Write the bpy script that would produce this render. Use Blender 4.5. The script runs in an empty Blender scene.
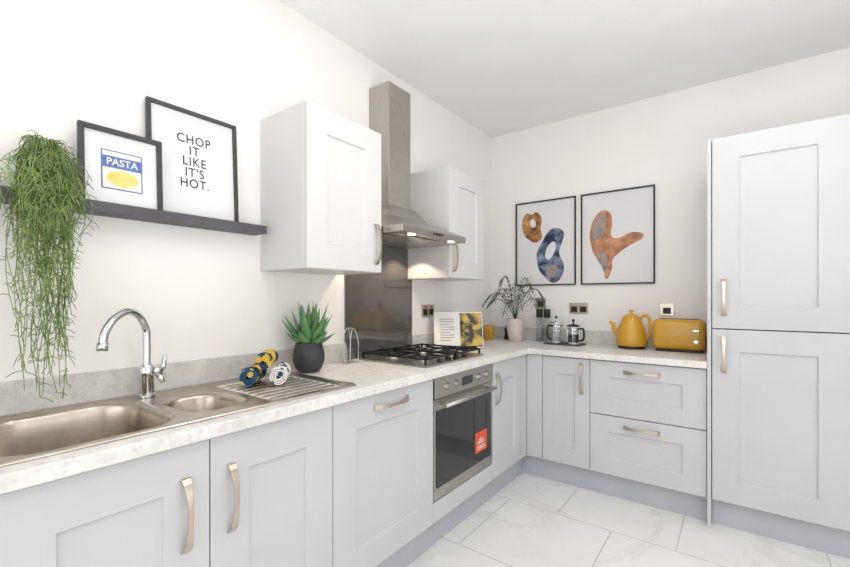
import bpy, bmesh, math, random
from mathutils import Vector, Matrix, Euler
from mathutils.geometry import tessellate_polygon
random.seed(7)
S=bpy.context.scene
COL=bpy.context.collection
try:
    S.view_settings.view_transform='Standard'
except Exception: pass
R90=math.pi/2

# ---------------------------------------------------------------- materials
def lin(c):
    return tuple(((x/255.)/12.92 if x/255.<=.04045 else ((x/255.+.055)/1.055)**2.4) for x in c)+(1,)
def M(name,c1,c2=None,scale=8,rough=.5,metal=0,bump=0,trans=0,detail=4,emit=0,aniso=None,coat=0,lo=.35,hi=.65,ior=1.45):
    m=bpy.data.materials.new(name); m.use_nodes=True; nt=m.node_tree; b=nt.nodes['Principled BSDF']
    c1=lin(c1); c2=lin(c2) if c2 else c1
    tc=nt.nodes.new('ShaderNodeTexCoord'); no=nt.nodes.new('ShaderNodeTexNoise')
    mp=nt.nodes.new('ShaderNodeMapping'); nt.links.new(tc.outputs['Object'],mp.inputs[0]); nt.links.new(mp.outputs[0],no.inputs['Vector'])
    if aniso: mp.inputs['Scale'].default_value=aniso
    no.inputs['Scale'].default_value=scale; no.inputs['Detail'].default_value=detail
    cr=nt.nodes.new('ShaderNodeValToRGB'); cr.color_ramp.elements[0].position=lo; cr.color_ramp.elements[1].position=hi
    cr.color_ramp.elements[0].color=c1; cr.color_ramp.elements[1].color=c2
    nt.links.new(no.outputs[0],cr.inputs[0]); nt.links.new(cr.outputs[0],b.inputs['Base Color'])
    b.inputs['Roughness'].default_value=rough; b.inputs['Metallic'].default_value=metal
    b.inputs['Transmission Weight'].default_value=trans; b.inputs['IOR'].default_value=ior
    if coat: b.inputs['Coat Weight'].default_value=coat
    if bump:
        bp=nt.nodes.new('ShaderNodeBump'); bp.inputs['Strength'].default_value=bump; bp.inputs['Distance'].default_value=.01
        nt.links.new(no.outputs[0],bp.inputs['Height']); nt.links.new(bp.outputs[0],b.inputs['Normal'])
    if emit:
        b.inputs['Emission Strength'].default_value=emit; b.inputs['Emission Color'].default_value=c1
    return m
mWall=M('wall_paint',(242,240,238),(240,237,235),3,.9)
mCeil=M('ceiling_paint',(241,240,239),(238,237,236),3,.9)
mCab=M('cabinet_paint',(201,202,205),(198,199,202),4,.45)
mWallCab=M('wall_cabinet_paint',(214,213,212),(211,210,209),4,.45)
mCarc=M('carcass_board',(184,185,188),(178,179,182),4,.6)
mPlinth=M('plinth_board',(184,188,195),(178,183,191),6,.45)
mSteel=M('brushed_steel',(190,186,180),(172,168,162),30,.3,1,aniso=(1,1,12))
mHood=M('hood_steel',(190,186,180),(176,172,166),25,.28,1,aniso=(12,12,1))
mSink=M('sink_steel',(196,188,176),(180,172,160),25,.28,1)
mChrome=M('polished_chrome',(215,217,220),(205,207,210),5,.08,1)
mNick=M('satin_nickel',(204,194,180),(192,182,168),20,.28,1)
mBlackM=M('black_metal',(22,22,24),(30,30,32),20,.45,.2)
mBlackP=M('black_plastic',(20,20,22),(26,26,28),20,.4)
mGlassD=M('oven_glass',(16,15,16),(24,22,22),3,.05,0,coat=.5)
mSplash=M('grey_splashback_glass',(88,85,83),(84,81,79),2,.02,0,coat=1)
mShelf=M('shelf_charcoal',(86,83,90),(78,75,82),10,.5)
mFrameD=M('frame_charcoal',(66,64,68),(56,54,58),12,.45)
mFrameB=M('frame_black',(28,27,29),(34,33,35),12,.4)
mPaper=M('print_paper',(228,228,231),(224,224,228),3,.7)
mPaperG=M('art_paper',(226,225,226),(218,218,221),2,.6)
mInk=M('black_ink',(44,44,48),(54,54,58),10,.6)
mBlue=M('blue_ink',(74,100,160),(100,128,185),60,.6)
mYelInk=M('yellow_ink',(220,198,104),(232,214,134),40,.6)
mPaleInk=M('pale_ink',(232,230,212),(222,222,214),40,.6)
mPotD=M('dark_grey_ceramic',(52,52,56),(62,62,66),12,.55)
mPotW=M('white_ceramic',(218,208,202),(202,192,186),12,.4)
mSoil=M('soil',(50,38,28),(70,52,38),60,.95,bump=.5)
mAloe=M('aloe_leaf',(70,118,76),(106,150,96),14,.45)
mPalm=M('palm_leaf',(36,54,40),(62,86,60),12,.5)
mTrail=M('trailing_leaf',(98,122,62),(148,170,104),10,.55)
mYel=M('mustard_enamel',(206,158,46),(198,148,36),5,.28,coat=.4)
mGlass=M('clear_glass',(245,248,248),None,2,.02,0,trans=1)
mWhiteP=M('white_plastic',(230,230,230),(225,225,225),5,.4)
mOrange=M('orange_sticker',(228,98,58),(222,90,52),5,.5)
mLamp=M('lamp_lens',(255,240,210),None,2,.5,emit=5)
mSlate=M('slate',(60,60,62),(76,76,78),20,.7)
mPhoto=M('food_photo',(48,46,44),(206,176,84),16,.4,lo=.42,hi=.6,detail=8)
mPage=M('book_page',(236,234,228),(230,228,222),8,.7)
mGreyInk=M('grey_ink',(150,150,150),(130,130,130),8,.7)
mRedP=M('red_plastic',(180,50,45),(170,45,40),8,.5)
mArt1=M('art_amber',(205,155,95),(95,60,42),14,.6)
mArt2=M('art_navy',(38,46,74),(150,165,190),12,.6,lo=.42,hi=.7)
mArt3=M('art_copper',(206,152,110),(146,100,76),14,.6)
mArt4=M('art_grey',(128,128,136),(170,150,140),12,.6)
mCoffee=M('dark_liquid',(30,22,18),(40,30,24),8,.2)
def towelmat(name,c1,c2,sc,pos=.42):
    m=M(name,c1,c1,60,.95,bump=.5); nt=m.node_tree; b=nt.nodes['Principled BSDF']
    tc=nt.nodes.new('ShaderNodeTexCoord'); mp=nt.nodes.new('ShaderNodeMapping'); mp.inputs['Scale'].default_value=(.8,.45,.8); w=nt.nodes.new('ShaderNodeTexVoronoi'); w.inputs['Scale'].default_value=sc
    nt.links.new(tc.outputs['Object'],mp.inputs[0]); nt.links.new(mp.outputs[0],w.inputs['Vector'])
    cr=nt.nodes.new('ShaderNodeValToRGB'); cr.color_ramp.interpolation='CONSTANT'
    cr.color_ramp.elements[0].color=lin(c2); cr.color_ramp.elements[1].color=lin(c1); cr.color_ramp.elements[1].position=pos
    nt.links.new(w.outputs['Distance'],cr.inputs[0]); nt.links.new(cr.outputs[0],b.inputs['Base Color']); return m
mTow1=towelmat('towel_yellow',(40,66,104),(222,188,70),42,.56)
mTow2=towelmat('towel_teal',(44,84,116),(224,196,90),44,.42)
mTow3=towelmat('towel_white',(232,230,226),(44,72,110),46,.38)
def marble(name,base,mid,vein,sc,brick=False,rough=.3,vs=.38,dist=1.6,speck=0):
    m=bpy.data.materials.new(name); m.use_nodes=True; nt=m.node_tree; b=nt.nodes['Principled BSDF']; L=nt.links.new
    tc=nt.nodes.new('ShaderNodeTexCoord')
    n1=nt.nodes.new('ShaderNodeTexNoise'); n1.inputs['Scale'].default_value=sc; n1.inputs['Detail'].default_value=8; n1.inputs['Roughness'].default_value=.65
    n1.inputs['Distortion'].default_value=.8
    L(tc.outputs['Object'],n1.inputs['Vector'])
    r1=nt.nodes.new('ShaderNodeValToRGB'); r1.color_ramp.elements[0].position=.3; r1.color_ramp.elements[1].position=.62
    r1.color_ramp.elements[0].color=lin(mid); r1.color_ramp.elements[1].color=lin(base); L(n1.outputs[0],r1.inputs[0])
    n2=nt.nodes.new('ShaderNodeTexNoise'); n2.inputs['Scale'].default_value=sc*.45; n2.inputs['Detail'].default_value=9; n2.inputs['Distortion'].default_value=dist; n2.inputs['Roughness'].default_value=.6
    L(tc.outputs['Object'],n2.inputs['Vector'])
    r2=nt.nodes.new('ShaderNodeValToRGB'); e=r2.color_ramp.elements; e[0].position=.482; e[0].color=(0,0,0,1); e[1].position=.5; e[1].color=(1,1,1,1)
    x=e.new(.518); x.color=(0,0,0,1)
    L(n2.outputs[0],r2.inputs[0])
    mul=nt.nodes.new('ShaderNodeMath'); mul.operation='MULTIPLY'; mul.inputs[1].default_value=vs; L(r2.outputs[0],mul.inputs[0])
    mx=nt.nodes.new('ShaderNodeMix'); mx.data_type='RGBA'; L(mul.outputs[0],mx.inputs[0]); L(r1.outputs[0],mx.inputs[6]); mx.inputs[7].default_value=lin(vein)
    out=mx.outputs[2]
    if speck:
        n3=nt.nodes.new('ShaderNodeTexNoise'); n3.inputs['Scale'].default_value=38; n3.inputs['Detail'].default_value=6; n3.inputs['Roughness'].default_value=.75
        L(tc.outputs['Object'],n3.inputs['Vector'])
        r3=nt.nodes.new('ShaderNodeValToRGB'); r3.color_ramp.elements[0].position=.5; r3.color_ramp.elements[0].color=(0,0,0,1); r3.color_ramp.elements[1].position=.66; r3.color_ramp.elements[1].color=(speck,)*3+(1,)
        L(n3.outputs[0],r3.inputs[0]); m3=nt.nodes.new('ShaderNodeMix'); m3.data_type='RGBA'; L(r3.outputs[0],m3.inputs[0]); L(out,m3.inputs[6]); m3.inputs[7].default_value=lin(vein); out=m3.outputs[2]
    if brick:
        bk=nt.nodes.new('ShaderNodeTexBrick'); bk.inputs['Scale'].default_value=1; bk.inputs['Mortar Size'].default_value=.003
        bk.inputs['Brick Width'].default_value=.6; bk.inputs['Row Height'].default_value=.6; bk.inputs['Mortar Smooth'].default_value=.1
        bk.offset=.5
        mp=nt.nodes.new('ShaderNodeMapping'); mp.inputs['Location'].default_value=(.27,.36,0)
        L(tc.outputs['Object'],mp.inputs[0]); L(mp.outputs[0],bk.inputs['Vector'])
        m2=nt.nodes.new('ShaderNodeMix'); m2.data_type='RGBA'; L(bk.outputs['Fac'],m2.inputs[0]); L(out,m2.inputs[6]); m2.inputs[7].default_value=lin((194,192,190)); out=m2.outputs[2]
    L(out,b.inputs['Base Color']); b.inputs['Roughness'].default_value=rough
    return m
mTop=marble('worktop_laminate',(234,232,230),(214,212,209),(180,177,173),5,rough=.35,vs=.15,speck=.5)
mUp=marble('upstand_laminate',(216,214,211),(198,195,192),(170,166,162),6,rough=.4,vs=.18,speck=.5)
mFloor=marble('marble_tile',(239,238,236),(229,228,226),(196,193,190),2.2,True,.22,vs=.28,dist=.7)

# ---------------------------------------------------------------- mesh helpers
def box(bm,x0,x1,y0,y1,z0,z1):
    v=[bm.verts.new((x,y,z)) for z in (z0,z1) for y in (y0,y1) for x in (x0,x1)]
    for f in ((0,2,3,1),(4,5,7,6),(0,1,5,4),(2,6,7,3),(0,4,6,2),(1,3,7,5)): bm.faces.new([v[i] for i in f])
def make(name,bm,mat,parent=None,loc=(0,0,0),rot=(0,0,0),smooth=False,bevel=0,seg=2,label=None,cat=None,norm=True):
    if norm: bmesh.ops.recalc_face_normals(bm,faces=bm.faces)
    me=bpy.data.meshes.new(name); bm.to_mesh(me); bm.free()
    mats=mat if isinstance(mat,(list,tuple)) else [mat]
    for m in mats: me.materials.append(m)
    o=bpy.data.objects.new(name,me); COL.objects.link(o)
    if smooth:
        for p in me.polygons: p.use_smooth=True
    if bevel:
        b=o.modifiers.new('bevel','BEVEL'); b.width=bevel; b.segments=seg; b.limit_method='ANGLE'; b.angle_limit=.6
    if parent: o.parent=parent
    o.location=loc; o.rotation_euler=rot
    if label: o['label']=label
    if cat: o['category']=cat
    return o
def thing(name,label,cat,loc=(0,0,0),rot=(0,0,0)):
    o=bpy.data.objects.new(name,None); COL.objects.link(o); o.empty_display_size=.05
    o.location=loc; o.rotation_euler=rot; o['label']=label; o['category']=cat; return o
def mbox(name,dims,mat,**k):
    bm=bmesh.new(); box(bm,*dims); return make(name,bm,mat,**k)
def lathe(bm,prof,n=32,cx=0,cy=0,cap=True):
    rings=[]
    for r,z in prof:
        if r<1e-5: rings.append([bm.verts.new((cx,cy,z))])
        else: rings.append([bm.verts.new((cx+r*math.cos(2*math.pi*i/n),cy+r*math.sin(2*math.pi*i/n),z)) for i in range(n)])
    for a,b in zip(rings,rings[1:]):
        if len(a)==1 and len(b)==1: continue
        for i in range(n):
            j=(i+1)%n
            if len(a)==1: bm.faces.new((a[0],b[i],b[j]))
            elif len(b)==1: bm.faces.new((a[i],a[j],b[0]))
            else: bm.faces.new((a[i],a[j],b[j],b[i]))
    if cap:
        if len(rings[0])>1: bm.faces.new(rings[0])
        if len(rings[-1])>1: bm.faces.new(rings[-1])
def mlathe(name,prof,mat,n=32,smooth=True,**k):
    bm=bmesh.new(); lathe(bm,prof,n); 
    o=make(name,bm,mat,smooth=smooth,**k)
    es=o.modifiers.new('es','EDGE_SPLIT'); es.split_angle=.7
    return o
def tube(bm,pts,rad,n=8,cap=True):
    pts=[Vector(p) for p in pts]; rings=[]; up=None
    for i,p in enumerate(pts):
        t=(pts[min(i+1,len(pts)-1)]-pts[max(i-1,0)]).normalized()
        if up is None:
            up=Vector((0,0,1)) if abs(t.z)<.9 else Vector((1,0,0))
        a=t.cross(up)
        if a.length<1e-4: a=t.cross(Vector((0,1,0)))
        a.normalize(); up=(a.cross(t)).normalized()
        r=rad[i] if isinstance(rad,(list,tuple)) else rad
        rings.append([bm.verts.new(p+r*(math.cos(2*math.pi*k/n)*a+math.sin(2*math.pi*k/n)*up)) for k in range(n)])
    for A,B in zip(rings,rings[1:]):
        for k in range(n):
            j=(k+1)%n; bm.faces.new((A[k],A[j],B[j],B[k]))
    if cap: bm.faces.new(rings[0]); bm.faces.new(rings[-1])
def mtube(name,pts,rad,mat,n=12,**k):
    bm=bmesh.new(); tube(bm,pts,rad,n); return make(name,bm,mat,smooth=True,**k)
def catmull(P,k=6):
    P=[Vector(p) for p in P]; out=[]
    for i in range(len(P)-1):
        a=P[max(i-1,0)];b=P[i];c=P[i+1];d=P[min(i+2,len(P)-1)]
        for s in range(k):
            t=s/k; out.append(.5*((2*b)+(c-a)*t+(2*a-5*b+4*c-d)*t*t+(3*b-a-3*c+d)*t**3))
    out.append(P[-1]); return out
def door_bm(w,h,t=.02,st=.09,ra=.09,rec=.009):
    bm=bmesh.new(); V=lambda x,y,z:bm.verts.new((x,y,z))
    o=[V(0,-t,0),V(w,-t,0),V(w,-t,h),V(0,-t,h)]; bk=[V(0,0,0),V(w,0,0),V(w,0,h),V(0,0,h)]
    i1=[V(st,-t,ra),V(w-st,-t,ra),V(w-st,-t,h-ra),V(st,-t,h-ra)]
    i2=[V(st+.003,-t+rec,ra+.003),V(w-st-.003,-t+rec,ra+.003),V(w-st-.003,-t+rec,h-ra-.003),V(st+.003,-t+rec,h-ra-.003)]
    for k in range(4):
        j=(k+1)%4
        bm.faces.new((o[k],o[j],i1[j],i1[k])); bm.faces.new((i1[k],i1[j],i2[j],i2[k])); bm.faces.new((bk[j],bk[k],o[k],o[j]) )
    bm.faces.new(i2); bm.faces.new(bk[::-1]); return bm
def handle(parent,loc,L=.2,vert=True,name='handle'):
    bm=bmesh.new(); N=16; rings=[]
    for i in range(N+1):
        s=-1+2*i/N; z=s*L/2; off=.004+.026*(1-abs(s)**2.6)
        w=.007+.006*abs(s)**2; th=.0035
        if abs(s)>.93: off=.0
        rings.append([bm.verts.new(p) for p in ((-w,-off-th-.004,z),(w,-off-th-.004,z),(w,-off+(0 if off<.001 else th-.004),z),(-w,-off+(0 if off<.001 else th-.004),z))])
    for A,B in zip(rings,rings[1:]):
        for k in range(4): bm.faces.new((A[k],A[(k+1)%4],B[(k+1)%4],B[k]))
    bm.faces.new(rings[0]); bm.faces.new(rings[-1])
    return make(name,bm,mNick,parent=parent,loc=loc,rot=(0,0,0) if vert else (0,R90,0),bevel=.0015,label='satin nickel bow handle')
def front(kind,parent,mat,x,z,w,h,yf,st=.118,ra=.118,hx=None,hz=None,vert=True,g=.0018,L=.2):
    d=make(kind,door_bm(w-2*g,h-2*g,st=st,ra=ra),mat,parent=parent,loc=(x+g,yf,z+g),bevel=.0015)
    if hx is not None: handle(d,(hx-x-g,-.02,hz-z-g),vert=vert,L=L)
    return d
def carcass(parent,w,d,z0,z1,mat=None,top=False,back=True):
    bm=bmesh.new(); t=.018; e=.0008
    box(bm,e,t,-d,-.001,z0,z1); box(bm,w-t,w-e,-d,-.001,z0,z1)
    box(bm,t,w-t,-d,-.001,z0,z0+t)
    if back: box(bm,t,w-t,-.012,-.002,z0+t,z1)
    if top: box(bm,t,w-t,-d,-.012,z1-t,z1)
    return make('body',bm,mat or mCarc,parent=parent)

# ---------------------------------------------------------------- room
def struct(o): o['kind']='structure'; return o
XR,YR,HC=3.7,-5.3,2.70
struct(mbox('floor',(-.1,XR+.1,YR-.1,.1,-.1,0),mFloor))
struct(mbox('ceiling',(-.1,XR+.1,YR-.1,.1,HC,HC+.1),mCeil))
struct(mbox('wall_left',(-.1,0,YR-.1,.1,0,HC),mWall))
struct(mbox('wall_back',(0,XR,0,.1,0,HC),mWall))
def holed(name,axis,pos,a0,a1,h0,h1,w0,w1):
    bm=bmesh.new()
    for (p0,p1,q0,q1) in ((a0,h0,0,HC),(h1,a1,0,HC),(h0,h1,0,w0),(h0,h1,w1,HC)):
        if axis=='y': box(bm,p0,p1,pos-.1,pos,q0,q1)
        else: box(bm,pos,pos+.1,p0,p1,q0,q1)
    return struct(make(name,bm,mWall))
holed('wall_rear','y',YR,0,XR,.5,3.2,.5,2.3)
holed('wall_right','x',XR,YR,0,-4.4,-1.4,.1,2.3)
def window(name,axis,pos,h0,h1,w0,w1):
    bm=bmesh.new(); t=.05
    def b(p0,p1,q0,q1):
        if axis=='y': box(bm,p0,p1,pos-.08,pos-.03,q0,q1)
        else: box(bm,pos+.03,pos+.08,p0,p1,q0,q1)
    b(h0,h0+t,w0,w1); b(h1-t,h1,w0,w1); b(h0+t,h1-t,w0,w0+t); b(h0+t,h1-t,w1-t,w1); m=(h0+h1)/2; b(m-t/2,m+t/2,w0+t,w1-t)
    struct(make(name,bm,mWhiteP))
window('window_1','y',YR,.5,3.2,.5,2.3); window('window_2','x',XR,-4.4,-1.4,.1,2.3)

# ---------------------------------------------------------------- base cabinets (left run)
TX=1.642
def left(name,label,cat,y0): return thing(name,label,cat,(0,y0,0),(0,0,R90))
D=-.56
c=left('sink_cabinet','pale grey double shaker base cabinet under the steel sink','cabinet',-3.25)
carcass(c,.904,.56,.15,.87)
front('door',c,mCab,0,.15,.454,.715,D,hx=.387,hz=.675)
front('door',c,mCab,.454,.15,.45,.715,D,hx=.515,hz=.675)
c=left('dishwasher','integrated dishwasher with pale grey shaker front panel','dishwasher',-2.346)
bm=bmesh.new(); box(bm,.002,.628,-.55,-.01,.15,.865); make('body',bm,mCarc,parent=c)
front('door',c,mCab,0,.15,.636,.715,D,hx=.326,hz=.812,vert=False,L=.22)
c=left('oven_housing','pale grey base housing around the built in oven','cabinet',-1.71)
carcass(c,.62,.54,.15,.87,back=False)
mbox('front_panel',(.0015,.6185,-.58,-.56,.152,.25),mCab,parent=c,bevel=.0015)
c=left('corner_cabinet','pale grey narrow corner base cabinet beside the oven','cabinet',-1.09)
bm=bmesh.new(); box(bm,.0008,.018,-.56,-.001,.15,.87); box(bm,.018,1.088,-.56,-.001,.15,.168); box(bm,.018,1.088,-.012,-.001,.168,.87); make('body',bm,mCarc,parent=c)
front('door',c,mCab,0,.15,.43,.715,D,hx=.05,hz=.70,st=.11)
mbox('filler_panel',(.4315,.508,-.58,-.562,.152,.865),mCab,parent=c)
# back run
def back(name,label,cat,x0): return thing(name,label,cat,(x0,0,0))
c=back('narrow_cabinet','pale grey narrow shaker base cabinet with vertical handle','cabinet',.60)
bm=bmesh.new(); box(bm,.0,.41,-.56,-.001,.15,.168); box(bm,.392,.4102,-.56,-.001,.168,.87); box(bm,.0,.392,-.012,-.001,.168,.87); make('body',bm,mCarc,parent=c)
mbox('filler_panel',(-.018,.094,-.58,-.562,.152,.865),mCab,parent=c)
front('door',c,mCab,.096,.15,.316,.715,D,hx=.362,hz=.735,st=.095,ra=.11)
c=back('drawer_cabinet','pale grey base cabinet with two wide shaker drawers','cabinet',1.012)
carcass(c,.628,.56,.15,.87)
front('drawer',c,mCab,0,.15,.628,.372,D,hx=.30,hz=.465,vert=False,st=.115,ra=.1)
front('drawer',c,mCab,0,.524,.628,.341,D,hx=.30,hz=.805,vert=False,st=.115,ra=.1)
# plinths
bm=bmesh.new(); box(bm,.51,.53,-3.6,-.532,0,.149); make('plinth',bm,mPlinth,label='grey plinth board below the sink and oven units',cat='plinth')
bm=bmesh.new(); box(bm,.51,TX-.001,-.53,-.512,0,.149); make('plinth',bm,mPlinth,label='grey plinth board below the drawer unit',cat='plinth')
bm=bmesh.new(); box(bm,TX+.02,3.0,-.53,-.512,0,.149); make('plinth',bm,mPlinth,label='grey plinth board below the tall larder units',cat='plinth')
# tall units
mbox('end_panel',(TX,TX+.018,-.60,-.001,0,2.14),mCab,bevel=.0015,label='tall pale grey end panel beside the drawers',cat='panel')
for i,(x0,w) in enumerate(((TX+.02,.555),(TX+.577,.60))):
    c=back('tall_cabinet','tall pale grey larder cabinet with stacked shaker doors','cabinet',x0)
    carcass(c,w,.56,.15,2.14,top=True)
    front('door',c,mCab,0,.15,w,.942,D,hx=.055,hz=.955,st=.12,ra=.118)
    front('door',c,mCab,0,1.094,w,1.046,D,hx=.055,hz=1.265,st=.12,ra=.118)
    c['group']='tall larder cabinets'
c=left('base_cabinet','pale grey base cabinet at the near end of the run','cabinet',-3.60)
carcass(c,.348,.56,.15,.87); front('door',c,mCab,0,.15,.348,.715,D,hx=.06,hz=.68)

# worktop
xs=[.001,.08,.518,.605,TX-.001]; ys=[-3.6,-3.245,-2.585,-.605,-.001]
bm=bmesh.new(); vv={}
def gv(i,j):
    if (i,j) not in vv: vv[(i,j)]=bm.verts.new((xs[i],ys[j],.91))
    return vv[(i,j)]
for i in range(4):
    for j in range(4):
        if i==3 and j<3: continue
        if i==1 and j==1: continue
        bm.faces.new((gv(i,j),gv(i+1,j),gv(i+1,j+1),gv(i,j+1)))
r=bmesh.ops.extrude_face_region(bm,geom=list(bm.faces))
for v in r['geom']:
    if isinstance(v,bmesh.types.BMVert): v.co.z=.8705
make('worktop',bm,mTop,bevel=.005,seg=3,label='L shaped pale marble effect laminate worktop',cat='worktop')
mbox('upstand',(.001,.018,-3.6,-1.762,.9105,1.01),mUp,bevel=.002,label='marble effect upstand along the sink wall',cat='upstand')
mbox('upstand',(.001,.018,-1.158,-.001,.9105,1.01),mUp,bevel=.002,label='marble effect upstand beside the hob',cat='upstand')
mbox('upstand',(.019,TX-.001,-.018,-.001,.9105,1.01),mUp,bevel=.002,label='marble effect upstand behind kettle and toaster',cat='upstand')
mbox('splashback',(.001,.009,-1.76,-1.16,.9105,1.589),mSplash,label='dark grey glass splashback behind the gas hob',cat='splashback')

# wall cabinets
def wallcab(y0,w,hx,label):
    c=left('wall_cabinet',label,'cabinet',y0); z0,z1=1.388,2.089
    bm=bmesh.new(); box(bm,0,w,-.32,-.001,z0,z1); make('body',bm,mWallCab,parent=c,bevel=.0015)
    front('door',c,mWallCab,0,z0,w,z1-z0,-.3205,st=.108,ra=.108,hx=hx,hz=z0+.14)
wallcab(-2.280,.458,.415,'white shaker wall cabinet between shelf and hood')
wallcab(-1.205,.455,.045,'white shaker wall cabinet near the corner')

# ---------------------------------------------------------------- hood
h=thing('cooker_hood','stainless steel chimney cooker hood above the hob','cooker hood',(0,-1.50,0))
mbox('chimney',(.001,.16,-.065,.135,1.78,2.52),mHood,parent=h,bevel=.002)
bm=bmesh.new()
def loop(pts): return [bm.verts.new(p) for p in pts]
zb=1.59
A=loop([(.001,-.315,zb),(.47,-.315,zb),(.47,.28,zb),(.001,.28,zb)])
B=loop([(.001,-.315,zb+.035),(.47,-.315,zb+.035),(.47,.28,zb+.035),(.001,.28,zb+.035)])
C=loop([(.001,-.17,zb+.13),(.25,-.17,zb+.13),(.25,.19,zb+.13),(.001,.19,zb+.13)])
Dd=loop([(.001,-.085,zb+.21),(.18,-.085,zb+.21),(.18,.15,zb+.21),(.001,.15,zb+.21)])
for P,Q in ((A,B),(B,C),(C,Dd)):
    for k in range(4): bm.faces.new((P[k],P[(k+1)%4],Q[(k+1)%4],Q[k]))
bm.faces.new(A[::-1]); bm.faces.new(Dd)
make('canopy',bm,mHood,parent=h,bevel=.003)
bm=bmesh.new(); 
for k in range(2): 
    box(bm,.06,.40,-.29+.285*k,-.02+.285*k,zb-.006,zb-.0005)
make('filter',bm,mSteel,parent=h,bevel=.002)
for yy in (-.2,.17): mlathe('lamp',[(0,zb-.004),(.02,zb-.004),(.02,zb-.0005),(0,zb-.0005)],mLamp,parent=h,loc=(.435,yy,0))
for k in range(4): mlathe('button',[(0,0),(.006,0),(.006,.004),(0,.004)],mBlackP,n=12,parent=h,loc=(.471,-.05+.025*k,zb+.017),rot=(0,R90,0))

# ---------------------------------------------------------------- oven
ov=left('built_in_oven','stainless steel built in electric oven with glass door','oven',-1.704)
W=.607
mbox('body',(.02,W-.02,-.555,-.05,.26,.86),mBlackM,parent=ov)
fa=mbox('control_panel',(0,W,-.588,-.556,.762,.866),mSteel,parent=ov,bevel=.002)
for kx in (.10,.19,.42,.51):
    k=mlathe('knob',[(0,0),(.021,0),(.019,.006),(.015,.022),(0,.023)],mSteel,n=24,parent=fa,loc=(kx,-.588,.812),rot=(R90,0,0))
mbox('display',(.25,.36,-.590,-.5885,.79,.835),mGlassD,parent=fa)
bm=bmesh.new()
box(bm,0,W,-.58,-.557,.257,.757)
dr=make('door',bm,mSteel,parent=ov,bevel=.003)
mbox('door_glass',(.02,W-.02,-.584,-.5805,.315,.70),mGlassD,parent=dr,bevel=.001)
bm=bmesh.new(); tube(bm,[(.04,-.625,.728),(W-.04,-.625,.728)],.010,12); tube(bm,[(.07,-.58,.728),(.07,-.625,.728)],.007,8); tube(bm,[(W-.07,-.58,.728),(W-.07,-.625,.728)],.007,8)
make('handle',bm,mSteel,parent=dr,smooth=True)
st=mbox('sticker',(.395,.53,-.5855,-.5843,.375,.49),mOrange,parent=dr,label='orange square energy sticker')
bm=bmesh.new(); box(bm,.42,.505,-.5862,-.5857,.392,.398); box(bm,.42,.505,-.5862,-.5857,.404,.410)
for i in range(5): box(bm,.425+.014*i,.433+.014*i,-.5862,-.5857,.422,.44+.010*(i%3))
make('sticker_print',bm,mWhiteP,parent=dr)

# ---------------------------------------------------------------- hob
hb=thing('gas_hob','stainless steel four burner gas hob with cast iron grates','hob',(.05,-1.70,.9105))
mbox('base',(0,.48,0,.59,0,.010),mSteel,parent=hb,bevel=.004)
bur=[(.13,.15,.045),(.13,.43,.038),(.35,.15,.032),(.35,.43,.05)]
for bx,by,rr in bur:
    b=mlathe('burner',[(0,0),(rr+.012,0),(rr+.01,.006),(rr,.008),(rr,.016),(0,.016)],mSteel,n=28,parent=hb,loc=(bx,by,.010))
    mlathe('burner_cap',[(0,0),(rr*.85,0),(rr*.85,.005),(rr*.75,.009),(0,.009)],mBlackM,n=28,parent=b,loc=(0,0,.0165))
for y0 in (.02,.305):
    bm=bmesh.new(); y1=y0+.265; zt=.045; q=.005
    for (a,b2) in (((.02,y0),(.46,y0)),((.02,y1),(.46,y1)),((.02,y0),(.02,y1)),((.46,y0),(.46,y1)),((.24,y0),(.24,y1))):
        box(bm,min(a[0],b2[0])-q,max(a[0],b2[0])+q,min(a[1],b2[1])-q,max(a[1],b2[1])+q,zt-.01,zt)
    ym=(y0+y1)/2
    for cx in (.13,.35):
        box(bm,cx-q*.8,cx+q*.8,y0,ym-.03,zt-.006,zt+.004); box(bm,cx-q*.8,cx+q*.8,ym+.03,y1,zt-.006,zt+.004)
        box(bm,cx-.11,cx-.03,ym-q*.8,ym+q*.8,zt-.006,zt+.004); box(bm,cx+.03,cx+.11,ym-q*.8,ym+q*.8,zt-.006,zt+.004)
    for x in (.02,.46):
        for y in (y0,y1): box(bm,x-q,x+q,y-q,y+q,.0102,zt-.005)
    make('grate',bm,mBlackM,parent=hb,bevel=.001)
for i in range(4): mlathe('knob',[(0,0),(.017,0),(.015,.016),(0,.018)],mBlackP,n=20,parent=hb,loc=(.445,.17+.083*i,.0102))

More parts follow.
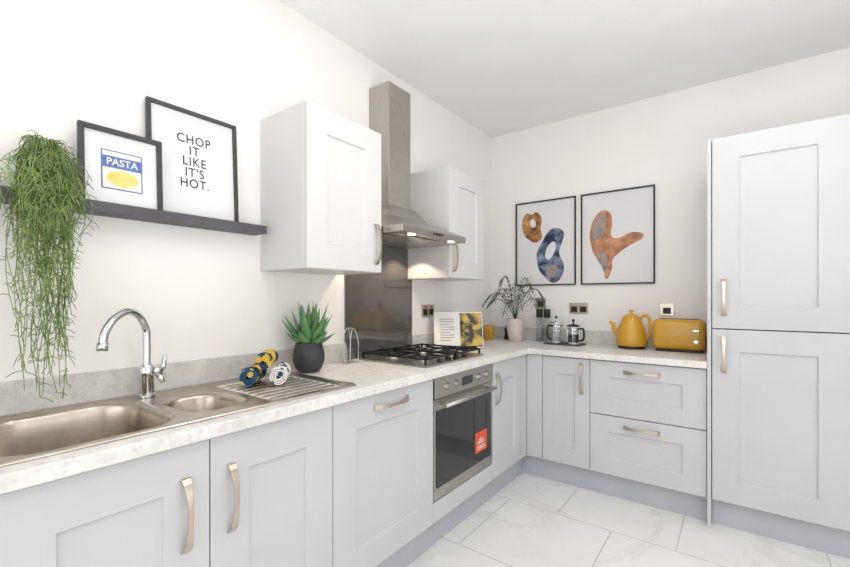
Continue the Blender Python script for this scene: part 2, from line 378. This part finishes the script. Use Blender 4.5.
# ---------------------------------------------------------------- sink
sk=thing('kitchen_sink','stainless steel one and a half bowl sink with drainer','sink',(0,0,0))
def rr_sdf(x,y,x0,x1,y0,y1,r):
    cx,cy=(x0+x1)/2,(y0+y1)/2; qx=abs(x-cx)-(x1-x0)/2+r; qy=abs(y-cy)-(y1-y0)/2+r
    return math.hypot(max(qx,0),max(qy,0))+min(max(qx,qy),0)-r
def sm(a,b,t): t=max(0,min(1,(t-a)/(b-a))); return t*t*(3-2*t)
bx0,bx1,by0,by1=.045,.548,-3.28,-2.19
NX,NY=127,273
bm=bmesh.new(); g=[]
for i in range(NX):
    row=[]
    for j in range(NY):
        x=bx0+(bx1-bx0)*i/(NX-1); y=by0+(by1-by0)*j/(NY-1); z=.918
        e=rr_sdf(x,y,bx0,bx1,by0,by1,.03)
        z-=.006*sm(-.004,.0,e)
        d3=rr_sdf(x,y,.062,.531,by0+.02,by1-.02,.05); z-=.004*sm(0,-.012,d3)
        a=rr_sdf(x,y,.088,.512,-3.225,-2.835,.12); z-=.006*sm(.012,0,a); z-=.150*sm(0,-.03,a)+.012*sm(-.03,-.16,a)
        b=rr_sdf(x,y,.205,.46,-2.785,-2.60,.07); z-=.006*sm(.012,0,b); z-=.085*sm(0,-.025,b)+.008*sm(-.02,-.09,b)
        dd=rr_sdf(x,y,.10,.505,-2.555,-2.225,.03); z-=.005*sm(0,-.01,dd)
        if dd<-.012: z+=.0065*max(0,math.sin((x-.10)/.405*math.pi*2*9))*sm(-.012,-.03,dd)
        row.append(bm.verts.new((x,y,z)))
    g.append(row)
for i in range(NX-1):
    for j in range(NY-1): bm.faces.new((g[i][j],g[i+1][j],g[i+1][j+1],g[i][j+1]))
make('basin',bm,mSink,parent=sk,smooth=True)
for (x,y,z) in ((.30,-3.03,.748),(.332,-2.692,.817)):
    mlathe('drain',[(0,0),(.035,0),(.035,.004),(.028,.002),(0,.002)],mChrome,n=28,parent=sk,loc=(x,y,z))

# tap
tp=thing('mixer_tap','chrome swan neck mixer tap behind the sink bowls','tap',(.105,-2.785,.9155))
mlathe('base',[(0,0),(.027,0),(.027,.008),(.023,.012),(.023,.07),(.025,.075),(.025,.10),(.018,.112),(0,.114)],mChrome,parent=tp)
ex,ey=.115,-.155
path=[(0,0,.10),(0,0,.2),(.002,-.004,.24),(.02,-.03,.283),(.055,-.075,.303),(.092,-.125,.28),(ex,ey,.24),(ex+.004,ey-.006,.205)]
bm=bmesh.new(); tube(bm,catmull(path,6),.0125,14); tube(bm,[(ex+.004,ey-.006,.21),(ex+.006,ey-.009,.185)],.0155,14); make('spout',bm,mChrome,parent=tp,smooth=True)
bm=bmesh.new(); tube(bm,[(0,.015,.085),(0,.045,.085)],.019,16); tube(bm,[(0,.037,.08),(.004,.052,.10),(.01,.055,.14)],[.012,.010,.007],10); tube(bm,[(0,.037,.075),(.02,.045,.045)],[.012,.008],10); make('lever',bm,mChrome,parent=tp,smooth=True)

# ---------------------------------------------------------------- shelf & pictures
bm=bmesh.new(); box(bm,.001,.10,-3.75,-2.31,1.548,1.566); box(bm,.088,.10,-3.75,-2.31,1.566,1.582); box(bm,.001,.012,-3.75,-2.31,1.566,1.582)
make('picture_shelf',bm,mShelf,bevel=.001,label='dark grey picture ledge shelf on the white wall',cat='shelf')
def frame(name,label,cat,w,h,fw,loc,rot,fmat,dep=.018,paper=mPaper):
    t=thing(name,label,cat,loc,rot)
    bm=bmesh.new(); box(bm,0,fw,-dep,0,0,h); box(bm,w-fw,w,-dep,0,0,h); box(bm,fw,w-fw,-dep,0,0,fw); box(bm,fw,w-fw,-dep,0,h-fw,h)
    make('frame',bm,fmat,parent=t,bevel=.001)
    mbox('print',(fw,w-fw,-.006,-.001,fw,h-fw),paper,parent=t); return t
def text(parent,body,size,loc,mat,name='lettering',sx=1,space=1.0,lsp=1,off=0):
    cu=bpy.data.curves.new('t','FONT'); cu.body=body; cu.size=size; cu.align_x='CENTER'; cu.align_y='CENTER'; cu.space_character=space; cu.space_line=lsp; cu.extrude=.0002; cu.offset=off
    o=bpy.data.objects.new('t',cu); COL.objects.link(o); bpy.context.view_layer.update()
    me=bpy.data.meshes.new_from_object(o); bpy.data.objects.remove(o)
    me.materials.clear(); me.materials.append(mat)
    n=bpy.data.objects.new(name,me); COL.objects.link(n); n.parent=parent; n.location=loc; n.rotation_euler=(R90,0,0); n.scale=(sx,1,1); return n
p1=frame('framed_print','small dark framed pasta label print on the shelf','picture',.246,.272,.016,(.066,-2.969,1.5675),(-.05,0,R90),mFrameD)
p2=frame('framed_print','large dark framed lettering print on the shelf','picture',.345,.442,.014,(.034,-2.758,1.5675),(-.05,0,R90),mFrameD)
def sheet(parent,x0,x1,z0,z1,y,mat,name): return mbox(name,(x0,x1,y-.0004,y,z0,z1),mat,parent=parent)
sheet(p1,.062,.184,.066,.200,-.0065,mBlue,'label_panel'); sheet(p1,.066,.180,.070,.196,-.0071,mPaleInk,'label_panel')
sheet(p1,.066,.180,.140,.180,-.0077,mBlue,'label_band')
text(p1,'PASTA',.034,(.123,-.0083,.160),mPaleInk,sx=.95,off=.0004)
bm=bmesh.new(); vs=[bm.verts.new((.123+.046*math.cos(a),-.0078,.105+.027*math.sin(a))) for a in [k*math.pi/16 for k in range(32)]]; bm.faces.new(vs); make('label_oval',bm,mYelInk,parent=p1)
text(p2,"CHOP\nIT\nLIKE\nIT'S\nHOT.",.050,(.170,-.0065,.238),mInk,sx=.88,space=1.14,lsp=.88,off=.0003)
# wall art
def blob(parent,pts,y,mat,name='artwork_shape'):
    P=[Vector((a,b)) for a,b in pts]
    for _ in range(3):
        Q=[]
        for i in range(len(P)): a=P[i];b=P[(i+1)%len(P)]; Q+= [a*.75+b*.25,a*.25+b*.75]
        P=Q
    bm=bmesh.new(); V=[bm.verts.new((p.x,y,p.y)) for p in P]
    for tri in tessellate_polygon([[Vector((p.x,p.y,0)) for p in P]]):
        try: bm.faces.new([V[i] for i in tri])
        except Exception: pass
    return make(name,bm,mat,parent=parent)
a1=frame('framed_artwork','black framed abstract print with amber and navy shapes','picture',.51,.705,.010,(.24,-.001,1.365),(0,0,0),mFrameB,paper=mPaperG)
def px1(L): return [((u-516)*.0085,.705-(v-205.)*.0087) for u,v in L]
blob(a1,px1([(522,225),(526,214),(533,218),(538,214),(544,222),(541,232),(545,240),(537,246),(529,241),(524,236)]),-.0066,mArt1)
blob(a1,px1([(530,223),(535,221),(538,228),(533,231)]),-.0070,mPaperG)
blob(a1,px1([(537,254),(544,244),(548,236),(556,231),(566,236),(563,247),(559,256),(566,268),(562,281),(553,285),(545,277),(539,270)]),-.0066,mArt2)
blob(a1,px1([(547,251),(555,243),(558,250),(552,262),(546,261)]),-.0070,mPaperG)
blob(a1,px1([(546,273),(552,266),(560,268),(557,278),(550,280)]),-.0070,mArt4)
a2=frame('framed_artwork','black framed abstract print with copper brush shape','picture',.515,.705,.010,(.79,-.001,1.365),(0,0,0),mFrameB,paper=mPaperG)
def px2(L): return [((u-580)*.0068,.705-(v-184.)*.00705) for u,v in L]
blob(a2,px2([(591,244),(589,228),(593,212),(602,203),(612,206),(614,218),(611,234),(622,236),(632,229),(646,232),(644,238),(630,244),(619,252),(613,258),(614,268),(607,282),(604,266),(597,256)]),-.0066,mArt3)
blob(a2,px2([(592,234),(594,214),(602,206),(607,208),(607,222),(601,236)]),-.0070,mArt4)
blob(a2,px2([(597,250),(603,247),(610,256),(606,274),(602,262)]),-.0070,mArt4)

# sockets
def socket(w,loc,rot=(0,0,0),red=False,h=.086):
    s=thing('wall_socket','brushed chrome wall socket plate','socket',loc,rot)
    mbox('plate',(-w/2,w/2,-.006,0,-h/2,h/2),mNick,parent=s,bevel=.002)
    n=2 if w>.1 else 1
    for k in range(n):
        cx=(k-(n-1)/2)*.07
        bm=bmesh.new(); box(bm,cx-.024,cx+.024,-.0075,-.0061,-.03,.014); make('insert',bm,mBlackP,parent=s)
        mbox('rocker',(cx-.008,cx+.008,-.009,-.0061,.02,.034),mRedP if red else mNick,parent=s)
socket(.146,(.77,-.001,1.18)); socket(.086,(1.378,-.001,1.18)); socket(.146,(.001,-.97,1.17),(0,0,R90),True); socket(.086,(.46,-.001,1.22))

# ---------------------------------------------------------------- plants
def leaf(bm,base,dirv,L,w,droop=0,n=7,thick=.15,curve_up=0):
    d=Vector(dirv).normalized(); side=d.cross(Vector((0,0,1)))
    if side.length<.01: side=Vector((1,0,0))
    side.normalize(); rings=[]
    for i in range(n+1):
        t=i/n; p=Vector(base)+d*L*t+Vector((0,0,-droop*L*t*t+curve_up*L*t*t))
        ww=w*(math.sin(math.pi*min(1,.18+.82*t)) if t<1 else 0)*(1 if t<.5 else 1-(t-.5)*.6); ww=max(ww,.0003)
        nrm=side.cross(d).normalized()
        rings.append([bm.verts.new(p+side*ww),bm.verts.new(p+nrm*ww*thick),bm.verts.new(p-side*ww),bm.verts.new(p-nrm*ww*thick*2)])
    for A,B in zip(rings,rings[1:]):
        for k in range(4): bm.faces.new((A[k],A[(k+1)%4],B[(k+1)%4],B[k]))
    bm.faces.new(rings[0]); bm.faces.new(rings[-1])
al=thing('potted_aloe','spiky green aloe in dark grey round pot beside the drainer','plant',(.135,-2.11,.9105))
mlathe('pot',[(0,0),(.045,0),(.062,.02),(.074,.055),(.074,.085),(.066,.12),(.062,.137),(.056,.137),(.058,.12),(0,.118)],mPotD,n=40,parent=al)
mlathe('soil',[(0,.12),(.056,.12),(.055,.126),(0,.128)],mSoil,parent=al)
bm=bmesh.new()
for (nn,el,L,w) in ((7,.45,.13,.026),(7,.85,.18,.026),(6,1.15,.195,.024),(3,1.4,.20,.02)):
    for i in range(nn):
        a=2*math.pi*(i+random.random()*.4)/nn+nn; e=el+random.uniform(-.1,.1)
        leaf(bm,(.012*math.cos(a),.012*math.sin(a),.125),(math.cos(a)*math.cos(e),math.sin(a)*math.cos(e),math.sin(e)),L*random.uniform(.85,1.05),w,0,7,.25,.12)
make('leaves',bm,mAloe,parent=al,smooth=True)

pa=thing('potted_palm','dark green feathery palm in white pot in the corner','plant',(.33,-.22,.9105))
mlathe('pot',[(0,0),(.045,0),(.055,.03),(.070,.12),(.074,.185),(.066,.185),(.064,.17),(0,.168)],mPotW,n=36,parent=pa)
bm=bmesh.new(); bs=bmesh.new()
# fronds: (azimuth, horizontal reach, rise, droop)
FR=[(-2.9,.22,.20,.06),(-2.5,.25,.26,.10),(-2.1,.20,.30,.10),(-1.7,.16,.20,.10),(-1.3,.18,.32,.12),(-.9,.20,.24,.10),
    (-.5,.24,.28,.12),(-.15,.27,.22,.10),(.25,.22,.30,.10),(.7,.14,.33,.06),(1.3,.10,.30,.04),(2.0,.12,.33,.05),(2.6,.18,.29,.06),(3.1,.22,.26,.08),(-.3,.16,.38,.08),(-2.4,.12,.38,.05)]
for (az,reach,rise,dr_) in FR:
    dx,dy=math.cos(az),math.sin(az); pts=[]; K=14
    for k in range(K+1):
        t=k/K; hx=reach*t**1.15; z=.165+rise*math.sin(t*math.pi*.62)/math.sin(math.pi*.5)-dr_*t**3
        pts.append(Vector((dx*hx,dy*hx,z)))
    tube(bs,pts,.0018,5)
    for k in range(4,K+1):
        p=pts[k]; tdir=(pts[min(k+1,K)]-pts[k-1]).normalized(); sd=tdir.cross(Vector((0,0,1)))
        if sd.length<.05: sd=Vector((-dy,dx,0))
        sd.normalize(); ln=.085*(1-.5*abs(k-8)/8)*(.55 if dy>.4 else 1)
        for s in (-1,1): leaf(bm,p,tdir*.75+sd*s+Vector((0,0,.15)),ln,.0042,.35,3,.12)
    leaf(bm,pts[-1],(pts[-1]-pts[-2]),.05,.004,.2,3,.12)
make('leaves',bm,mPalm,parent=pa); make('stems',bs,mPalm,parent=pa,smooth=True)

tr=thing('trailing_plant','bushy green trailing plant hanging from a black pot on the shelf','plant',(.052,-3.05,1.5667))
mlathe('pot',[(0,0),(.028,0),(.034,.06),(.036,.105),(.031,.105),(.03,.095),(0,.094)],mBlackP,n=28,parent=tr)
bm=bmesh.new()
for i in range(140):
    a=random.uniform(-1.9,1.9) if i%5 else random.uniform(-3.1,3.1)
    out=random.uniform(.015,.055); L=random.choice([random.uniform(.06,.24),random.uniform(.15,.42),random.uniform(.3,.58)])
    if i%5==0: L=random.uniform(.5,.74)
    ox,oy=math.cos(a)*out,math.sin(a)*out*1.2
    ox=max(ox+.02,-.03)
    z0=.10; zt=z0+random.uniform(.01,.09)
    ty=-.005+.045*random.uniform(-1.2,1.2)+(oy*max(.15,1-1.3*L))
    tx=max(.065,ox*.7+.05); mid=.5 if L<.45 else .3
    pts=[(ox*.2,oy*.2,z0),(ox*.6,oy*.6,zt),(max(ox,.02)+.02,oy*1.05,zt-.03)]
    n=5
    for k in range(1,n+1):
        t=k/n
        pts.append((max(ox,.03)*(1-t)+tx*t+.02+random.uniform(-.009,.009),oy*(1-t)+ty*t+math.sin(t*math.pi)*oy*mid+random.uniform(-.013,.013),zt-.03-L*t))
    cp=catmull(pts,3)
    tube(bm,cp,.0012,3,False)
    for k in range(3,len(cp)):
        if random.random()<.85:
            b=cp[k]; v=Vector((random.uniform(-.3,1),random.uniform(-1,1),random.uniform(-1.2,.3))).normalized()
            l=random.uniform(.012,.036)
            if b.x+v.x*l<.05 and b.z>-.02: v.x=abs(v.x)
            tube(bm,[b,b+v*l*.5,b+v*l+Vector((0,0,-l*.3))],[.0011,.0014,.001],3,False)
make('foliage',bm,mTrail,parent=tr,smooth=True)

# ---------------------------------------------------------------- towels
def towel(loc,mat,label,R=.036,L=.16,ang=-.55,sq=1.0):
    bm=bmesh.new(); N=90; T=3.4; th=.0045
    inner=[];outer=[]
    for i in range(N):
        a=2*math.pi*T*i/N; r=.007+(R-.007)*i/N
        for lst,q in ((inner,r-th*.8),(outer,r+th*.5)):
            lst.append([bm.verts.new((q*math.cos(a),-L/2,q*math.sin(a)*sq)),bm.verts.new((q*math.cos(a),L/2,q*math.sin(a)*sq))])
    for i in range(N-1):
        bm.faces.new((outer[i][0],outer[i+1][0],outer[i+1][1],outer[i][1])); bm.faces.new((inner[i][0],inner[i][1],inner[i+1][1],inner[i+1][0]))
        for s in (0,1): bm.faces.new((outer[i][s],inner[i][s],inner[i+1][s],outer[i+1][s]))
    for i in (0,N-1): bm.faces.new((outer[i][0],outer[i][1],inner[i][1],inner[i][0]))
    o=make('rolled_towel',bm,mat,smooth=True,loc=loc,rot=(0,0,ang),label=label,cat='towel'); o['group']='rolled towels on the drainer'
    es=o.modifiers.new('es','EDGE_SPLIT'); es.split_angle=.8
cx,cy=.245,-2.385
towel((cx-.047,cy-.05,.9525),mTow2,'rolled teal and yellow tea towel on the drainer',R=.036,L=.15,ang=.75)
towel((cx+.028,cy+.025,.9525),mTow3,'rolled white tea towel with blue spots',R=.036,L=.15,ang=.85)
towel((cx-.012,cy-.010,1.012),mTow1,'rolled yellow and navy tea towel on top',ang=.8,R=.033,L=.15)

# ---------------------------------------------------------------- small items
def jar(loc,label,h,r,lid=.02):
    t=thing('glass_bottle',label,'bottle',loc)
    mlathe('glass_body',[(0,0),(r,0),(r,h*.8),(r*.6,h*.92),(r*.45,h),(r*.38,h),(r*.5,h*.92),(r*.9,h*.79),(r*.9,.004),(0,.004)],mGlass,n=24,parent=t)
    mlathe('stopper',[(0,h+.0005),(r*.9,h+.0005),(r*.95,h+lid),(0,h+lid)],mBlackP,n=20,parent=t)
jar((.475,-.07,.9105),'tall clear glass oil bottle with black stopper',.19,.028,.07)
jar((.54,-.075,.9105),'tall clear glass vinegar bottle with black stopper',.19,.028,.07)
t=thing('wire_stand','small chrome wire stand on the worktop beside the hob','stand',(.09,-1.80,.9105))
bm=bmesh.new()
for s in (-1,1):
    tube(bm,catmull([(s*.03,-.03,.002),(s*.03,-.028,.12),(s*.022,0,.19),(s*.03,.028,.12),(s*.03,.03,.002)],5),.0025,6)
tube(bm,[(-.03,-.03,.003),(.03,-.03,.003)],.0025,6); tube(bm,[(-.03,.03,.003),(.03,.03,.003)],.0025,6); tube(bm,[(-.022,0,.188),(.022,0,.188)],.0025,6)
make('frame',bm,mChrome,parent=t,smooth=True)
mlathe('glass_cup',[(0,.004),(.022,.004),(.026,.08),(.023,.08),(.02,.008),(0,.008)],mGlass,n=24,parent=t)
# cookbook on stand
BX,BY=.24,-.93
cb=thing('cookbook','open cookbook with recipe page and food photo','book',(BX,BY,.9175),(0,0,.68))
def page(name,x0,x1,bend,mat,y=0,z0=0,z1=1):
    bm=bmesh.new(); N=8; A=[]
    for i in range(N+1):
        t=i/N; x=x0+(x1-x0)*t; d=abs(x)/.17; yy=-bend*math.sin(math.pi*min(1,d))*.9-y
        A.append([bm.verts.new((x,yy+.085*z0,.245*z0)),bm.verts.new((x,yy+.085*z1,.245*z1)),bm.verts.new((x,yy+.085*z0+.012,.245*z0)),bm.verts.new((x,yy+.085*z1+.012,.245*z1))])
    for a,b in zip(A,A[1:]):
        bm.faces.new((a[0],b[0],b[1],a[1])); bm.faces.new((a[2],a[3],b[3],b[2])); bm.faces.new((a[1],b[1],b[3],a[3])); bm.faces.new((a[0],a[2],b[2],b[0]))
    for a in (A[0],A[-1]): bm.faces.new((a[0],a[1],a[3],a[2]))
    return make(name,bm,mat,parent=cb)
page('page_block',-.17,0,.014,mPage); page('page_block',.0005,.17,.014,mPage); page('photo_page',.012,.165,.014,mPhoto,y=.0008,z0=.03,z1=.97)
bm=bmesh.new()
for k in range(9):
    z=.05+.018*k; y=-.0150+.085*z/.245
    box(bm,-.13,-.03 if k%3 else -.06,y-.001,y-.0002,z,z+.004)
make('page_print',bm,mGreyInk,parent=cb)
sd=thing('book_stand','black wire cookbook stand on the worktop','stand',(BX,BY,.9105),(0,0,.68))
bm=bmesh.new(); box(bm,-.12,.12,-.035,.13,0,.006); box(bm,-.12,.12,-.035,-.029,.006,.025); 
make('base',bm,mBlackM,parent=sd)
bm=bmesh.new(); tube(bm,[(-.09,.03,.006),(-.09,.122,.23)],.003,6); tube(bm,[(.09,.03,.006),(.09,.122,.23)],.003,6); tube(bm,[(-.09,.122,.23),(.09,.122,.23)],.003,6)
make('back_rest',bm,mBlackM,parent=sd,smooth=True)
mg=thing('yellow_mug','small mustard yellow mug near the corner','mug',(.10,-.24,.9105))
mlathe('body',[(0,0),(.032,0),(.04,.01),(.042,.12),(.038,.12),(.036,.012),(0,.01)],mYel,n=28,parent=mg)
mtube('handle',catmull([(.04,0,.09),(.065,0,.09),(.072,0,.06),(.06,0,.03),(.04,0,.03)],5),.005,mYel,8,parent=mg,rot=(0,0,-.9))
mg=thing('pepper_mill','small black pepper mill near the corner','pepper mill',(.20,-.10,.9105))
mlathe('body',[(0,0),(.025,0),(.027,.01),(.018,.05),(.024,.09),(.014,.1),(0,.1)],mBlackP,n=24,parent=mg)
mlathe('knob',[(0,.1),(.012,.102),(.018,.115),(.01,.13),(0,.132)],mChrome,n=24,parent=mg)
mbox('slate_tray',(.59,.86,-.29,-.12,.9105,.918),mSlate,bevel=.002,label='dark slate serving tray under the coffee press',cat='tray')
def press(loc,label,r,h,ang,fill=0,legs=4,lidm=mChrome):
    t=thing('coffee_press',label,'coffee press',loc,(0,0,ang))
    mlathe('glass_beaker',[(0,.012),(r,.012),(r,h),(r-.003,h),(r-.003,.016),(0,.016)],mGlass,n=32,parent=t)
    if fill: mlathe('coffee',[(0,.017),(r-.0035,.017),(r-.0035,h*fill),(0,h*fill)],mCoffee,n=32,parent=t)
    bm=bmesh.new(); lathe(bm,[(0,0),(r+.004,0),(r+.004,.014),(r+.001,.014),(r+.001,.011),(0,.011)],32)
    for k in range(legs):
        a=k*2*math.pi/legs+.4; c_,s_=math.cos(a)*(r+.003),math.sin(a)*(r+.003); tube(bm,[(c_,s_,.01),(c_,s_,h*.85)],.0018,6)
    zz=h*.84
    lathe(bm,[(r+.001,zz),(r+.004,zz),(r+.004,zz+.007),(r+.001,zz+.007),(r+.001,zz)],32,cap=False)
    tube(bm,[(0,0,.03 if not fill else h*fill+.001),(0,0,h)],.002,8)
    lathe(bm,[(0,h*.62),(r-.005,h*.62),(r-.005,h*.62+.004),(0,h*.62+.004)],24)
    make('frame',bm,mChrome,parent=t,smooth=False)
    mlathe('lid',[(0,h+.001),(r+.005,h+.001),(r+.005,h+.006),(r*.8,h+.014),(.006,h+.018),(.004,h+.035)],lidm,n=32,parent=t)
    mlathe('plunger_knob',[(0,h+.0355),(.009,h+.038),(.011,h+.046),(.007,h+.054),(0,h+.056)],mBlackP,n=20,parent=t)
    mtube('handle',catmull([(r+.004,0,h*.88),(r+.035,0,h*.88),(r+.042,0,h*.6),(r+.036,0,h*.3),(r+.004,0,h*.2)],5),.007,mBlackP,10,parent=t)
press((.66,-.2,.9185),'clear glass coffee press with chrome lid on tray',.052,.15,-2.0)
press((.795,-.22,.9185),'small dark coffee press with black handle on tray',.042,.13,-.2,fill=.55,lidm=mBlackP)
# kettle
kt=thing('kettle','mustard yellow kettle with pouring spout on the worktop','kettle',(1.18,-.17,.9105)); kt.scale=(1,1,1.08)
mlathe('base',[(0,0),(.085,0),(.088,.008),(.085,.018),(0,.018)],mBlackP,parent=kt)
mlathe('body',[(0,.019),(.092,.019),(.099,.03),(.100,.05),(.090,.11),(.070,.17),(.057,.195),(.053,.2),(0,.2)],mYel,n=48,parent=kt)
mlathe('lid',[(0,.2005),(.048,.2005),(.046,.21),(.025,.222),(.008,.226),(.007,.232),(.014,.238),(.012,.248),(0,.25)],mYel,n=32,parent=kt)
mtube('spout',catmull([(-.075,0,.075),(-.105,0,.11),(-.118,0,.15),(-.142,0,.17)],5),[.02-.0005*i*1.4 for i in range(16)],mYel,16,parent=kt)
mtube('handle',catmull([(.05,0,.19),(.088,0,.215),(.113,0,.19),(.116,0,.13),(.106,0,.08),(.085,0,.07)],5),.009,mYel,12,parent=kt)
# toaster
to=thing('toaster','mustard yellow two slice toaster on the worktop','toaster',(1.465,-.15,.9105))
bm=bmesh.new(); box(bm,-.15,.15,-.085,.085,.012,.212); o=make('body',bm,mYel,parent=to,bevel=.04,seg=6,smooth=True)
bm=bmesh.new(); box(bm,-.13,.13,-.07,.07,0,.014); make('base',bm,mBlackP,parent=to,bevel=.003)
for s in (-1,1): mbox('slot',(-.105,.105,s*.028-.011,s*.028+.011,.2115,.2138),mBlackM,parent=to)
mlathe('dial',[(0,0),(.014,0),(.012,.01),(0,.011)],mChrome,n=24,parent=to,loc=(.1,-.085,.07),rot=(R90,0,0))
mbox('lever',(-.018,.018,-.10,-.085,.135,.148),mChrome,parent=to,loc=(.10,0,0),bevel=.003)

# ---------------------------------------------------------------- camera & light
cam=bpy.data.cameras.new('camera'); co=bpy.data.objects.new('camera',cam); COL.objects.link(co); S.camera=co
cam.sensor_width=36; cam.lens=419.4252*36/850; cam.shift_y=(297.62-283.5)/850; cam.clip_start=.02
co.location=(1.7798,-3.3840,1.2640); co.rotation_euler=(R90,0,.6416)
def area(name,loc,rot,sx,sy,p,col=(1,1,1)):
    l=bpy.data.lights.new(name,'AREA'); l.shape='RECTANGLE'; l.size=sx; l.size_y=sy; l.energy=p; l.color=col
    o=bpy.data.objects.new(name,l); COL.objects.link(o); o.location=loc; o.rotation_euler=rot; return o
area('window_daylight',(1.85,YR+.02,1.4),(R90,0,0),2.7,1.8,25,(1,.99,.975))
area('window_daylight',(XR-.02,-2.9,1.3),(0,R90,0),2.2,3.0,20,(1,.99,.98))
area('added_ceiling_fill',(2.2,-2.9,1.15),(math.pi,0,0),1.6,1.6,31,(1,.988,.972))  # unseen fill light added to brighten the ceiling, not a fitting of the room
for (x,y) in ((1.9,-1.2),(1.9,-2.8),(1.1,-2.0)):
    l=bpy.data.lights.new('ceiling_lamp','AREA'); l.shape='DISK'; l.size=.5; l.energy=4.5; l.color=(1,.98,.95)
    o=bpy.data.objects.new('ceiling_lamp',l); COL.objects.link(o); o.location=(x,y,2.66)
for yy in (-1.68,-1.34):
    l=bpy.data.lights.new('hood_lamp','SPOT'); l.energy=4; l.spot_size=2.0; l.color=(1,.82,.6); l.shadow_soft_size=.02
    o=bpy.data.objects.new('hood_lamp',l); COL.objects.link(o); o.location=(.12,yy,1.575)
w=bpy.data.worlds.new('world'); S.world=w; w.use_nodes=True; w.node_tree.nodes['Background'].inputs[0].default_value=(.98,.985,1,1); w.node_tree.nodes['Background'].inputs[1].default_value=.8
